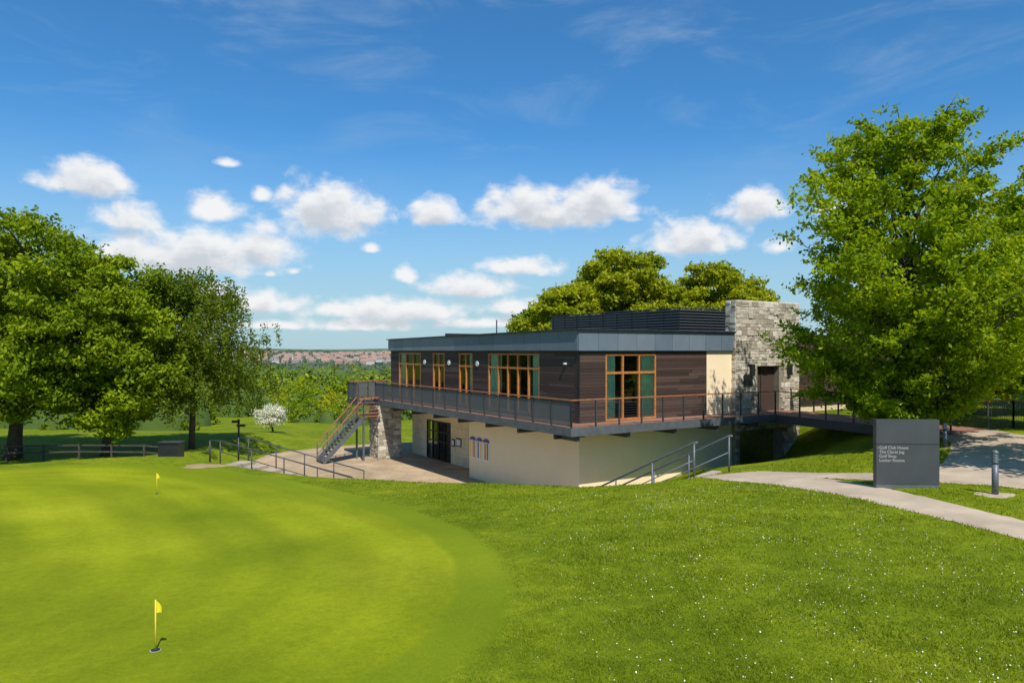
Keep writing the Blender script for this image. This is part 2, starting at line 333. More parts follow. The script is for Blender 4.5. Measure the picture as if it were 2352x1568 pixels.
clump_tree('sycamore_tree',gz(-21.6,39.5),(.4,0,8),[(.1,0,7.6,2.8,3,3.2),(1.9,.2,5.6,2.4,3,3.2),(-1.2,-.8,4.6,2.8,2.5,2.6),(.8,-.5,3.2,3.4,2.6,2.0)],180,260,.13,'leaf',.28,(.65,1.1),.6,34,.5)
def weeping(name,base,H,Rm,n,mt):
    e=empty(name,base); mb=MB(); mb.tube([(0,0,-.1),(.1,0,H*.3),(-.1,.1,H*.6),(.05,0,H*.97)],[.2,.15,.09,.02],8)
    C=[];O=[]
    for i in range(n):
        t=rng.uniform(.22,1)**.8; az=i*2.399+rng.normal()*.2; L=Rm*math.sqrt(max(0,1-((t-.42)/.6)**2))*rng.uniform(.6,1.2)+.15
        h=H*t; p0=np.array([0,0,h*.9]); tip=np.array([math.cos(az)*L,math.sin(az)*L,h+.35*L*rng.uniform(-.2,.8)])
        if i%3==0: limb(mb,p0,tip,.05,.012,.05)
        for s in np.linspace(.25,1,7):
            p=p0*(1-s)+tip*s+rng.normal(size=3)*.15; D=rng.uniform(.5,1.5)*(.5+s*.6)
            for q in range(2):
                o=rng.normal(size=2)*.16; k=int(27*D)
                zz=rng.uniform(0,D,k); cc=np.stack([p[0]+o[0]+rng.normal(size=k)*.10+math.cos(az)*.1*zz,p[1]+o[1]+rng.normal(size=k)*.10,p[2]-zz],-1)
                C.append(cc); O.append(np.tile([math.cos(az),math.sin(az),-.3],(k,1)))
    C=np.concatenate(C);O=np.concatenate(O)
    C[:,2]=np.maximum(C[:,2],.5+rng.uniform(0,.6,len(C)))
    leafobj('foliage',leaves(C,O,.085,.1,.7),M[mt],e); mb.build('trunk',['bark'],e,True); return e
weeping('weeping_birch_tree',gz(-18.2,42),10.3,3.8,140,'leafd')
def spray_tree(name,base,prof,H,n,leaf,mt,tr,zb=1.0,elev=(.35,.75),twigs=9,dens=16,lobes=1.):
    e=empty(name,base); mb=MB(); mb.tube([(0,0,-.1),(.03,0,H*.25),(-.05,.04,H*.5),(.05,0,H*.75),(0,0,H*.93)],[tr*1.25,tr,tr*.75,tr*.4,.02],10)
    C=[];O=[]
    hs=np.linspace(zb,H*.98,n)
    for i,h in enumerate(hs):
        az=i*2.399+rng.normal()*.25; R=np.interp(h,prof[0],prof[1])*rng.uniform(.5,1.12)*(1+.2*lobes*math.sin(az*2+h*.9)); el=rng.uniform(*elev)+.6*max(0,h/H-.55)
        h0=max(zb*.7,h-R*math.tan(min(el,1.25))*.75); dirv=np.array([math.cos(az),math.sin(az)])
        S=np.linspace(0,1,7); pts=[]
        for s in S: pts.append((dirv[0]*R*s,dirv[1]*R*s,h0+(h-h0)*(s*1.25-.25*s*s*s)))
        mb.tube(pts,[(.06*(1-s)+.01)*(.6+.25*R/3) for s in S],5)
        P=np.array(pts)
        for j in range(twigs):
            s=rng.uniform(.3,1.0); k=s*6; a0=int(min(k,5)); p=P[a0]*(1-(k-a0))+P[a0+1]*(k-a0)
            side=rng.choice([-1,1]); tw=R*.36*(1.15-s*.6)*rng.uniform(.5,1.1)+.2; ta=az+side*rng.uniform(.3,1.3)
            q=p+np.array([math.cos(ta)*tw,math.sin(ta)*tw,tw*rng.uniform(-.25,.6)])
            m_=int(dens*(tw/.6)+5); u_=rng.uniform(0,1,m_)[:,None]; cc=p*(1-u_)+q*u_+rng.normal(size=(m_,3))*np.array([.12,.12,.10])
            C.append(cc); O.append(np.tile([math.cos(az)*.3,math.sin(az)*.3,.4],(m_,1)))
    C=np.concatenate(C);O=np.concatenate(O)
    leafobj('foliage',leaves(C,O,leaf,.6,.85),M[mt],e); mb.build('trunk',['bark'],e,True); return e
spray_tree('hornbeam_tree',gz(13.9,26),([1.0,2.5,4.5,6,7.8,9,10.2,11.2,11.9],[1.9,3.3,4.3,4.3,4.0,3.4,2.8,2.1,1.2]),11.8,135,.092,'leafr',.17,1.0,(.5,1.0),13,32)
spray_tree('hornbeam_tree',gz(20.8,29),([1.0,3,5,7,9],[2,3.4,3.6,2.8,1.2]),9.6,95,.10,'leafr',.16,1.6,(.4,.9),12,30)
clump_tree('sycamore_tree',gz(16.2,17.3),(0,0,6),[(0,0,5.5,2.7,2.7,2.4)],50,160,.13,'leaf',.2,(.5,.9),.6,14)
def bt(px,Y,top,r,mt='leafy',base=-5,ncl=120):
    X=(px-CX)/F*Y; zt=(HY-top)/F*Y; H=zt-base
    return clump_tree('sycamore_tree',(X,Y,base),(0,0,H*.8),[(0,0,H-r*.72,r,r,r*.72),(r*.55,0,H-r*1.2,r*.85,r,r*.6),(-r*.6,0,H-r*1.25,r*.8,r,r*.55)],ncl,210,.17,mt,.35,(.7,1.15),.5,40,.5)
bt(1425,60,572,3.6,ncl=130); bt(1648,64,598,3.7,ncl=120); bt(1300,58,655,2.7); bt(1715,62,650,2.4,ncl=80); bt(1240,60,712,1.7,'leaf',ncl=60); bt(1540,66,640,2.8,ncl=90)
for (x,y,s,mt) in [(24,44,1.,'leafy'),(30,40,1.1,'leafd'),(36,46,1.2,'leaf'),(21.5,36,.62,'leafy'),(27,34,.75,'leafy'),(32,34,.85,'leafy')]:
    clump_tree('sycamore_tree',gz(x,y),(0,0,7*s),[(0,0,6*s,3.6*s,3.6*s,3.2*s),(1,0,3.4*s,3.6*s,3.2*s,2.2*s)],70,150,.18,mt,.25,(.8,1.3),.6,16)
hb=gz(*pixel_to_ground(622,992)[:2]); hs=hb[1]/70.
clump_tree('hawthorn_tree',hb,(0,0,1.3*hs),[(0,0,1.55*hs,1.35*hs,1.3*hs,.85*hs)],50,170,.055,'blossom',.09,(.28,.5),.7,10,.3)
def crowns(name,L,per,mt,lf=.1,inner='inner',bumps=7):
    """each crown is a mound of several leafy lobes over a dark inner mass"""
    e=empty(name); L=np.array(L); K=len(L)
    if bumps:
        ld=unit(rng.normal(size=(K*bumps,3))); ld[:,2]=np.abs(ld[:,2])*.9+.02; ki=np.repeat(np.arange(K),bumps)
        ld=unit(ld); lc=L[ki][:,:3]+ld*L[ki][:,[3,3,4]]*rng.uniform(.5,.8,K*bumps)[:,None]; lr=L[ki][:,3]*rng.uniform(.28,.5,K*bumps)
        per_=max(6,per//bumps); ci=np.repeat(np.arange(K*bumps),per_); N=len(ci); d=unit(rng.normal(size=(N,3))); d[:,2]=np.where(d[:,2]<-.2,-d[:,2],d[:,2])
        rr=lr[ci]*(1+.2*np.sin(d[:,0]*5+ci)*np.sin(d[:,1]*6+ci*2)+rng.normal(size=N)*.06)*rng.uniform(.75,1.05,N)
        C=lc[ci]+d*rr[:,None]*np.array([1,1,.8]); size=L[ki[ci]][:,3]*lf
    else:
        ci=np.repeat(np.arange(K),per); N=len(ci); d=unit(rng.normal(size=(N,3))); d[:,2]=np.abs(d[:,2])-.15
        C=L[ci][:,:3]+d*L[ci][:,[3,3,4]]*rng.uniform(.75,1.1,N)[:,None]; size=L[ci][:,3]*lf
    leafobj('foliage',leaves(C,d,size,.4,.7),M[mt],e)
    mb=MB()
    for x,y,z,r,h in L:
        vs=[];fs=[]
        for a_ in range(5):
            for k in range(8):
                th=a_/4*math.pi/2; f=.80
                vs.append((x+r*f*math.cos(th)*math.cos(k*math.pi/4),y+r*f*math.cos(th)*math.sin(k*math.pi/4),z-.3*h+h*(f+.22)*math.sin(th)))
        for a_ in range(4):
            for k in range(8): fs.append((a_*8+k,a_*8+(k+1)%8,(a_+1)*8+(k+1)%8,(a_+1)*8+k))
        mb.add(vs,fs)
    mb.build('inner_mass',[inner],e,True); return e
def belt(spec,per,mt):
    L=[]
    for px,Y,top,r in spec:
        X=(px-CX)/F*Y; zt=(HY-top)/F*Y; zb=tz(X,Y); L.append((X,Y,zb,r,(zt-zb)*.86))
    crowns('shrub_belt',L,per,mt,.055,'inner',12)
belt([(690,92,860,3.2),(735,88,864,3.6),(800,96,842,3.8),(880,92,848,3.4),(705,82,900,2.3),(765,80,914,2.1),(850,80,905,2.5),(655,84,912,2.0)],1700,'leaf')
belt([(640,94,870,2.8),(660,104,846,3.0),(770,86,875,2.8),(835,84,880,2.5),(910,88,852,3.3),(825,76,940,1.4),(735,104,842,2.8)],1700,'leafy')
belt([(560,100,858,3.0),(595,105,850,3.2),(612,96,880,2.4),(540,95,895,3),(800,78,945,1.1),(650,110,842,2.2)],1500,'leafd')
L=[[],[],[]];L2=[]
for i in range(900):
    Y=105*math.exp(rng.uniform(0,1)*math.log(1300/105)); X=rng.uniform(-.62,.30)*Y
    h=rng.uniform(3.5,9.5)*(.75 if Y<220 else 1.1); r=rng.uniform(2.2,5)*(1+Y/900); zz=tz(X,Y)
    q=(X,Y,zz,r,min(h,max(2.5,-zz-.017*Y)))
    if Y<600: L[rng.choice(3,p=[.52,.30,.18])].append(q)
    else: L2.append(q)
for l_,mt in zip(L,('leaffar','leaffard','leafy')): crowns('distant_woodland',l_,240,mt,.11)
for i in range(1300):
    Y=rng.uniform(1200,3600); X=rng.uniform(-.6,.3)*Y; L2.append((X,Y,tz(X,Y),rng.uniform(9,24),rng.uniform(5,10)))
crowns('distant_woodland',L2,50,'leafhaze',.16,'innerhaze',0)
L=[]
for i in range(26):
    Y=rng.uniform(60,85); X=rng.uniform(-.72,-.42)*Y; L.append((X,Y,tz(X,Y),rng.uniform(2.5,4),rng.uniform(3.5,6)))
crowns('shrub_belt',L,500,'leafd',.08)
M['brick']=islandmat('far_brick',[(0,(.33,.225,.185)),(.6,(.39,.28,.23)),(.8,(.58,.56,.53)),(1,(.70,.69,.66))],.9)
M['tile']=islandmat('far_roof_tile',[(0,(.33,.195,.15)),(.7,(.38,.24,.185)),(1,(.23,.23,.24))],.9)
mb=MB()
for i in range(600):
    Y=rng.uniform(1350,2700); X=rng.uniform(-.5,.0)*Y
    X=round(X/26)*26+rng.normal()*3; Y=round(Y/90)*90+rng.normal()*8
    w=rng.uniform(8,17);d_=8;h=rng.uniform(5,6.5); z=tz(X,Y)+2
    mb.box(X-w/2,X+w/2,Y,Y+d_,z-3,z+h,0)
    mb.add([(X-w/2-.4,Y-.4,z+h),(X+w/2+.4,Y-.4,z+h),(X+w/2+.4,Y+d_+.4,z+h),(X-w/2-.4,Y+d_+.4,z+h),(X-w/2,Y+d_/2,z+h+3.2),(X+w/2,Y+d_/2,z+h+3.2)],[(0,1,5,4),(2,3,4,5),(0,4,3),(1,2,5)],1)
mb.build('distant_town',['brick','tile'])
# ------------------------------------------------------------------ clubhouse (local x along entrance front, y along terrace side)
Cx,Cy=2.67,29.5; th=math.radians(32.34); vx,vy=math.cos(th),math.sin(th); ux,uy=-vy,vx
def fx(px,b=0.): t=(px-CX)/F; return (t*(Cy+b*uy)-(Cx+b*ux))/(vx-t*vy)
def sy(px,a=0.): t=(px-CX)/F; return (t*(Cy+a*vy)-(Cx+a*vx))/(ux-t*uy)
def toW(a,b_): return (Cx+a*vx+b_*ux,Cy+a*vy+b_*uy)
B=empty('clubhouse_building',(Cx,Cy,0),th)
DZ=-2.92; XR=fx(1690); XT0=fx(1690,-.25); XT1=fx(1835,-.25); YL=sy(897)
XF0,XF1=fx(1390),fx(1506); XC=fx(1622)
wins=[(sy(967),sy(917),3),(sy(1022),sy(995),2),(sy(1086),sy(1055),2),(sy(1240),sy(1122),5)]
def fb(mb,face,s0,s1,d0,d1,z0,z1,mi=0):
    if face=='F': mb.box(s0,s1,-d1,-d0,z0,z1,mi)
    else: mb.box(-d1,-d0,s0,s1,z0,z1,mi)
def cladding(mb,face,s0,s1,z0,z1,mi=0,off=0.):
    h=.128; z=z0
    while z<z1-.02:
        s=s0
        while s<s1-.01:
            e_=min(s1,s+rng.uniform(1.2,3.2)); 
            if s1-e_<.3: e_=s1
            fb(mb,face,s+.002,e_-.002,off+.001,off+.022+rng.uniform(0,.006),z+.005,min(z+h-.006,z1),mi); s=e_
        z+=h
bw=MB(); cl=MB()
def wallseg(face,s0,s1,z0,z1): 
    fb(bw,face,s0,s1,-.25,0,z0,z1,0); cladding(cl,face,s0,s1,z0,z1)
TOPW=-.03; WT=-.15
wallseg('F',0.,XF0,DZ,TOPW); wallseg('F',XF1,XC,DZ,TOPW); wallseg('F',XF0,XF1,WT,TOPW)
prev=0.26
for a0,a1,nm in sorted(wins):
    wallseg('L',prev,a0,DZ,TOPW); wallseg('L',a0,a1,WT,TOPW); wallseg('L',a0,a1,DZ,DZ+.12); prev=a1
wallseg('L',prev,YL-.1,DZ,TOPW)
fb(cl,'L',0.0,.26,.001,.024,DZ,TOPW,0)
bw.box(.02,13.5,.26,YL-.1,DZ-.2,DZ-.01,0); bw.box(.02,13.5,.26,YL-.1,.05,.2,0)
bw.box(.26,13.5,YL-.35,YL-.1,DZ,.04,0); bw.box(5,5.2,.3,YL-.4,DZ,.04,0)
bw.build('wall_core',['dark'],B); cl.build('timber_cladding',['clad'],B)
c=MB(); c.box(-.035,.03,-.035,.03,DZ,TOPW); c.build('corner_trim',['black'],B)
c=MB(); c.box(XC+.003,XR,-.03,.25,DZ,TOPW); c.build('cream_panel',['cream'],B)
wf=MB(); wg=MB(); wc=MB()
def window(face,s0,s1,z0,z1,nm,transom=None):
    w=.075
    fb(wf,face,s0,s1,-.12,.03,z1-w,z1-.002); fb(wf,face,s0,s1,-.12,.03,z0,z0+w)
    for i in range(nm+1):
        p=s0+(s1-s0-w)*i/nm; fb(wf,face,p,p+w,-.11,.025,z0+w,z1-w)
    if transom is not None: fb(wf,face,s0+w,s1-w,-.10,.02,transom,transom+.09)
    if face=='F': wg.add([(s0,.05,z0),(s1,.05,z0),(s1,.05,z1),(s0,.05,z1)],[(0,1,2,3)])
    else: wg.add([(.05,s0,z0),(.05,s1,z0),(.05,s1,z1),(.05,s0,z1)],[(3,2,1,0)])
def curtain(face,s0,s1,z0,z1,d=-.20):
    N=48;vs=[];fs=[]
    for i in range(N+1):
        s=s0+(s1-s0)*i/N; dd=d+.045*math.sin(i*1.35)+.015*math.sin(i*3.1)
        for z in (z0,z1): vs.append((s,-dd,z) if face=='F' else (-dd,s,z))
    for i in range(N): fs.append((2*i,2*i+2,2*i+3,2*i+1))
    wc.add(vs,fs)
window('F',XF0,XF1,DZ+.02,WT,3,-.98)
wF=XF1-XF0; curtain('F',XF0+.06,XF0+wF*.22,DZ+.05,WT,-.13); curtain('F',XF1-wF*.26,XF1-.06,DZ+.05,WT,-.13)
for a0,a1,nm in wins:
    window('L',a0,a1,DZ+.12,WT,nm,-.85)
a0,a1,_=wins[3]; curtain('L',a0+.06,a0+.7,DZ+.15,WT,-.14); curtain('L',a1-1.0,a1-.06,DZ+.15,WT,-.14)
a0,a1,_=wins[2]; curtain('L',a0+.06,a0+.5,DZ+.15,WT,-.14); a0,a1,_=wins[0]; curtain('L',a1-.7,a1-.06,DZ+.15,WT,-.14)
wf.build('window_frames',['frame'],B); wg.build('window_glass',['glass'],B); wc.build('curtains',['curtain'],B,True)
c=MB()
for k in range(5):
    yy=wins[3][0]+.4+k*.9; c.box(1.4,2.2,yy,yy+.5,DZ,DZ+.75); c.box(1.2,1.25,yy,yy+.45,DZ+.4,DZ+1.)
c.build('tables',['barkwood'],B)
fz=MB(); s=-.14; PW=1.02
while s<XR-.02:
    e_=min(XR,s+PW); fz.box(s+.008,e_-.008,-.16,-.13,-.02,.80,0); s=e_
fz.box(-.13,XR,-.13,.0,-.03,.81,1)
s=-.12
def topz(b_): return .80-.19*b_/YL
while s<YL-.02:
    e_=min(YL,s+1.3); a0,a1=s+.008,e_-.008
    fz.add([(-.16,a0,-.02),(-.16,a1,-.02),(-.16,a1,topz(a1)),(-.16,a0,topz(a0)),(-.13,a0,-.02),(-.13,a1,-.02),(-.13,a1,topz(a1)),(-.13,a0,topz(a0))],[(0,3,2,1),(4,5,6,7),(0,1,5,4),(3,7,6,2),(0,4,7,3),(1,2,6,5)],0); s=e_
fz.add([(-.13,-.13,-.03),(-.13,YL,-.03),(-.13,YL,topz(YL)),(-.13,-.13,topz(0)),(0,-.13,-.03),(0,YL,-.03),(0,YL,topz(YL)),(0,-.13,topz(0))],[(0,3,2,1),(4,5,6,7),(0,1,5,4),(3,7,6,2),(0,4,7,3),(1,2,6,5)],1)
fz.build('roof_fascia',['zinc','black'],B)
rt=MB(); z0,z1=topz(0)+.01,topz(YL)+.01
def slab(x0,x1,y0,y1,t,mi):
    rt.add([(x0,y0,z0),(x1,y0,z0),(x1,y1,z1),(x0,y1,z1),(x0,y0,z0+t),(x1,y0,z0+t),(x1,y1,z1+t),(x0,y1,z1+t)],[(0,3,2,1),(4,5,6,7),(0,1,5,4),(1,2,6,5),(2,3,7,6),(3,0,4,7)],mi)
slab(-.26,XR+.0,-.26,YL+.05,.055,0); rt.box(XR+.6,26,.6,YL,.5,.72,1)
rt.build('flat_roof',['zinctop','roof'],B)
lv=MB()
SX=fx(1562,4.4); SZ=2.2; SYL=sy(1267,SX)
z=.86
while z<SZ:
    lv.box(SX-.06,SX+.02,4.34,SYL,z,z+.06,0); lv.box(SX+.02,XT1+2,4.34,4.42,z,z+.06,0); z+=.15
for k in range(10):
    yy=4.45+(SYL-4.5)*k/9; lv.box(SX+.02,SX+.08,yy,yy+.06,.8,SZ,0)
lv.box(SX+.09,SX+.12,4.5,SYL,.8,SZ-.05,1); lv.box(SX+.09,XT1+2,4.5,4.53,.8,SZ-.05,1); lv.box(SX-.08,SX+.1,4.3,SYL,SZ,SZ+.04,0); lv.box(SX+.1,XT1+2,4.3,4.5,SZ,SZ+.04,0)
lv.box(2.2,2.25,10,10.05,.7,1.6,0); lv.box(2.2,SX,SYL-.1,SYL,.78,1.0,1)
lv.build('louvre_screen',['louver','black'],B)
def stones(mb,face,s0,s1,z0,z1,d,holes=(),mi=0):
    z=z0
    while z<z1-.03:
        h=rng.choice([.11,.15,.2,.25]); h=min(h,z1-z); s=s0
        while s<s1-.02:
            w=rng.uniform(.14,.42)*(1.2 if h>.15 else .9); e_=min(s1,s+w)
            if s1-e_<.1: e_=s1
            parts=[(z,z+h)] if (h<.18 or rng.random()<.6) else [(z,z+h*.45),(z+h*.45,z+h)]
            for (za,zb_) in parts:
                ok=all(not(e_>a+.02 and s<b_-.02 and zb_>c_+.02 and za<d_-.02) for a,b_,c_,d_ in holes)
                if ok:
                    q=d+rng.uniform(0,.03)+(.03 if rng.random()<.1 else 0); i_=.004
                    j=lambda: rng.uniform(-.008,.008)
                    pts=[(s+i_,za+i_),(e_-i_,za+i_),(e_-i_,zb_-i_),(s+i_,zb_-i_)]
                    mk=(lambda a,dd,zz:(a,-dd,zz)) if face=='F' else (lambda a,dd,zz:(-dd,a,zz))
                    vs=[mk(a,d-.05,b_) for a,b_ in pts]+[mk(a+(.015 if a<(s+e_)/2 else -.015)+j(),q+.015,b_+(.012 if b_<(za+zb_)/2 else -.012)+j()) for a,b_ in pts]+[mk(a,q+.0,b_) for a,b_ in pts]
                    mb.add(vs,[(4,5,6,7),(8,9,5,4),(9,10,6,5),(10,11,7,6),(11,8,4,7),(0,1,9,8),(1,2,10,9),(2,3,11,10),(3,0,8,11)],mi)
            s=e_
        z+=h
st=MB(); H1=2.27; D0,D1=fx(1740,-.25),fx(1790,-.25)
door=(D0,D1,DZ-.3,-.75); low=(XT0+.3,D1+.3,-6.4,-3.75)
stones(st,'F',XT0,XT1,-6.4,H1,.25,[door,low])
stones(st,'L',-.25,.35,-2.9,H1,-XT0)
def core(x0,x1,z0,z1): st.box(x0,x1,-.24,.34,z0,z1,1)
core(XT0+.01,D0,-3.2,H1-.01); core(D1,XT1-.01,-3.2,H1-.01); core(D0,D1,-.75,H1-.01)
core(low[1],XT1-.01,-6.4,-3.2); core(XT0+.01,low[0],-6.4,-3.2); core(low[0],low[1],-3.75,-3.2)
st.box(XT0+.01,XT1-.01,-.24,.34,H1,H1+.05,0)
st.box(D0,D1,.2,.3,DZ,-.75,1)
PX0,PX1,PY0,PY1=-1.6,-.2,16.9,18.3
st.box(PX0+.05,PX1-.05,PY0+.05,PY1,-6.4,-3.2,1)
tmp=MB(); stones(tmp,'F',PX0,PX1,-6.4,-3.22,-PY0); st.add(tmp.v,tmp.f,0)
tmp=MB(); stones(tmp,'L',PY0,PY1,-6.4,-3.22,-PX0); st.add(tmp.v,tmp.f,0)
st.build('stone_wall',['stone','stonedark'],B)
dr=MB(); dr.box(D0+.05,D1-.05,.05,.12,DZ,-.8,0); dr.box(D0+.35*(D1-D0),D0+.38*(D1-D0),.03,.05,DZ,-.8,1)
dr.box(fx(1722,-.3),fx(1730,-.3),-.42,-.28,-1.2,-.65,1); dr.box(fx(1808,-.3),fx(1816,-.3),-.42,-.28,-1.2,-.65,1)
dr.box(fx(1708,-.3),fx(1727,-.3),-.35,-.31,-1.65,-1.12,1)
dr.build('entrance_door',['clad','black'],B)
rw=MB(); rw.box(XT1,26,.55,.9,-6.4,DZ-.0,0); rw.build('lower_wing_wall',['cream'],B)
rw=MB(); rw.box(XT1,26,.60,.9,DZ,.75,1); cladding(rw,'F',XT1-.3,26,DZ,.7,0,-.6); rw.box(XT1-.3,26,.45,.8,.72,.80,1); rw.build('wing_cladding',['clad','dark'],B)
RY=sy(1078); RX=1.3
lw=MB(); lw.box(0,XR+.2,0,.3,-6.45,-3.1,0); lw.box(0,.3,.3,RY,-6.45,-3.1,0); lw.box(.3,RX+.2,RY-.3,RY,-6.45,-3.1,0)
lw.box(.3,XR,.3,YL-.5,-3.2,-3.13,0)
lw.build('lower_wall',['cream','creamblock','stonedark'],B)
lw=MB(); yd0,yd1=sy(1036,RX),sy(981,RX)
ye=YL-.4
for (s0,s1,za,zb_) in ((RY,yd0,-6.45,-3.2),(yd1,ye,-6.45,-3.2),(yd0,yd1,-4.1,-3.2)):
    z=za
    while z<zb_-.01:
        s=s0
        while s<s1-.01:
            e_=min(s1,s+1.2); lw.box(RX-.02,RX,s+.006,e_-.006,z+.006,min(z+.54,zb_)-.006,0); s=e_
        z+=.54
    lw.box(RX,RX+.25,s0,s1,za,zb_,1)
lw.build('block_wall',['creamblock','stonedark'],B)
dd=MB(); 
for k in range(5):
    p=yd0+(yd1-yd0-.07)*k/4; dd.box(RX-.03,RX+.06,p,p+.07,-6.35,-4.1)
for zz in (-6.35,-5.3,-4.75,-4.17): dd.box(RX-.025,RX+.05,yd0,yd1,zz,zz+.07)
dd.box(RX+.3,RX+.35,yd0,yd1,-6.35,-4.1); dd.build('terrace_doors',['black'],B)
dd=MB(); dd.add([(RX+.01,yd0,-6.3),(RX+.01,yd1,-6.3),(RX+.01,yd1,-4.1),(RX+.01,yd0,-4.1)],[(3,2,1,0)]); dd.build('door_glass',['glass'],B)
nb=MB()
for a_,c_,za,zb_ in ((1039,1046,-5.35,-4.95),(1050,1061,-5.3,-4.85)):
    s0,s1=sorted((sy(a_,RX),sy(c_,RX))); nb.box(RX-.07,RX-.03,s0,s1,za,zb_,0); nb.box(RX-.075,RX-.071,s0+.05,s1-.05,za+.06,zb_-.06,1)
nb.build('notice_frames',['black','white'],B)
pc=MB()
for i,(p0,p1) in enumerate(((1080,1093),(1095,1108),(1110,1124))):
    s0,s1=sorted((sy(p0),sy(p1))); za,zb_=-5.36,-4.45; w=s1-s0; yc=(s0+s1)/2
    pc.box(-.04,0,s0,s1,za,zb_,0)
    N=10; vs=[(-.04,yc+math.cos(math.pi*k/N)*w*.5,zb_+math.sin(math.pi*k/N)*w*.3) for k in range(N+1)]; vs2=[(0,b_,c_) for a_,b_,c_ in vs]
    pc.add(vs+vs2,[tuple(range(N+1))]+[(k,k+1,N+1+k+1,N+1+k) for k in range(N)],1)
    cols=[(4,3,0,3),(3,0,5,3),(5,3,4,0)][i]
    for k,ci in enumerate(cols):
        pc.box(-.046,-.041,s0+.05+(w-.10)*k/4,s0+.05+(w-.10)*(k+.86)/4,za+.07,zb_-.03,ci)
pc.build('arched_pictures',['white','purple','black','yellow','red','blue'],B)
wl=MB()
for p in (977,1033,1098):
    yy=sy(p); zz=-.66; R_=.13; vs=[(-.07,yy+R_*math.cos(t*math.pi/10),zz+R_*math.sin(t*math.pi/10)) for t in range(20)]; vs2=[(-.02,b_,c_) for a_,b_,c_ in vs]
    wl.add(vs+vs2,[tuple(range(20))]+[(k,(k+1)%20,20+(k+1)%20,20+k) for k in range(20)],0)
wl.build('round_wall_lamps',['white'],B)
wl=MB(); wl.box(-.16,-.03,sy(1304),sy(1304)+.1,-.58,-.51,0); wl.build('security_camera',['white'],B)
YE=sy(862,-1.5); XE=10.05; XB=12.75; YB=-9.2
dk=MB()
y=-1.48
while y<-.05:
    x=-1.48
    while x<XB: 
        e_=min(XB,x+rng.uniform(2.5,4)); dk.box(x+.003,e_-.003,y,y+.135,DZ-.03,DZ,0); x=e_
    y+=.142
x=-1.48
while x<-.05:
    y=.0
    while y<YE:
        e_=min(YE,y+rng.uniform(2.5,4)); dk.box(x,x+.135,y+.003,e_-.003,DZ-.03,DZ-.001,0); y=e_
    x+=.142
dk.box(-1.45,XB,-1.45,-.0,DZ-.06,DZ-.032,1); dk.box(-1.45,0,0,YE,DZ-.06,DZ-.032,1)
dk.box(-1.56,XE,-1.56,-1.485,DZ-.29,DZ+.03,2); dk.box(-1.56,-1.485,-1.485,YE,DZ-.29,DZ+.03,2); dk.box(-1.48,0,YE,YE+.07,DZ-.29,DZ+.03,2)
x=-1.2;k=0
while x<XE:
    dk.box(x,x+.12,-1.45,0,DZ-(.5 if k%2==0 else .28),DZ-.06,1); x+=1.25;k+=1
y=-.4;k=0
while y<YE: dk.box(-1.45,0,y,y+.12,DZ-(.5 if k%2==0 else .28),DZ-.06,1); y+=1.3;k+=1
zb=DZ-.12
yy=-1.5
while yy>YB:
    t=(-1.5-yy)/(-1.5-YB); dk.box(XE+.03,XB-.03,yy-.135,yy,DZ-.03-.12*t,DZ-.12*t,0); yy-=.142
dk.beam((XE,-1.5,DZ-.18),(XE,YB,zb-.2),.08,.38,1); dk.beam((XB,.2,DZ-.18),(XB,YB,zb-.2),.08,.38,1)
dk.beam(((XE+XB)/2,-1.5,DZ-.2),((XE+XB)/2,YB,zb-.2),.08,.3,1)
dk.box(-2.5,0,YE+.08,YE+1.8,DZ-.05,DZ,0); dk.box(-2.55,.05,YE+.075,YE+.14,DZ-.28,DZ+.02,1); dk.box(-2.56,-2.5,YE+.15,YE+1.8,DZ-.28,DZ+.02,1); dk.box(-2.56,.05,YE+1.8,YE+1.86,DZ-.28,DZ+.02,1)
dk.build('timber_deck',['deck','steel','steelgrey'],B)
rl=MB()
def rail(p0,p1,kind,step=1.25,h=1.06,endpost=True):
    p0=Vector(p0);p1=Vector(p1);L_=(p1-p0).length; nn=max(1,round(L_/step)); up=Vector((0,0,1))
    for k in range(nn+1):
        if k==nn and not endpost: break
        q=p0.lerp(p1,k/nn); rl.beam(q-up*.12,q+up*(h-.03),.055,.055,0)
    rl.beam(p0+up*h,p1+up*h,.09,.045,1)
    if kind=='wire':
        for j in range(9): 
            zz=.1+.098*j; rl.beam(p0+up*zz,p1+up*zz,.012,.012,0)
    elif kind=='mesh':
        for k in range(nn):
            a_=p0.lerp(p1,(k+.045)/nn); b_=p0.lerp(p1,(k+.955)/nn); rl.beam(a_+up*.53,b_+up*.53,.012,.84,2)
            for q in (.1,.96): rl.beam(a_+up*q,b_+up*q,.03,.03,0)
    elif kind=='bars':
        nb_=int(L_/.11)
        for k in range(nb_+1): q=p0.lerp(p1,k/max(1,nb_)); rl.beam(q+up*.1,q+up*(h-.05),.012,.012,0)
        rl.beam(p0+up*.1,p1+up*.1,.03,.03,0)
    else:
        for zz in (.35,.7): rl.beam(p0+up*zz,p1+up*zz,.03,.03,0)
rail((-1.5,-1.5,DZ),(XE,-1.5,DZ),'wire',1.2)
rail((-1.5,-1.5,DZ),(-1.5,YE,DZ),'mesh',1.28)
rail((XE,-1.5,DZ),(XE,YB,zb),'wire',1.2); rail((XB,-.3,DZ),(XB,YB,zb),'wire',1.2)
rail((-2.5,YE+.1,DZ),(-2.5,YE+1.8,DZ),'mesh',.85); rail((-2.5,YE+1.8,DZ),(0,YE+1.8,DZ),'mesh')
rl.build('deck_railing',['steel','orail','mesh'],B)
rl=MB(); 
LX0,LX1,LY0,LY1=-2.5,-1.58,17.0,18.1; LZ=-3.75
for k in range(5):
    rl.box(LX0,LX1,YE+.05-(k+1)*.23,YE+.05-k*.23,DZ-.17*(k+1)-.03,DZ-.17*(k+1),1)
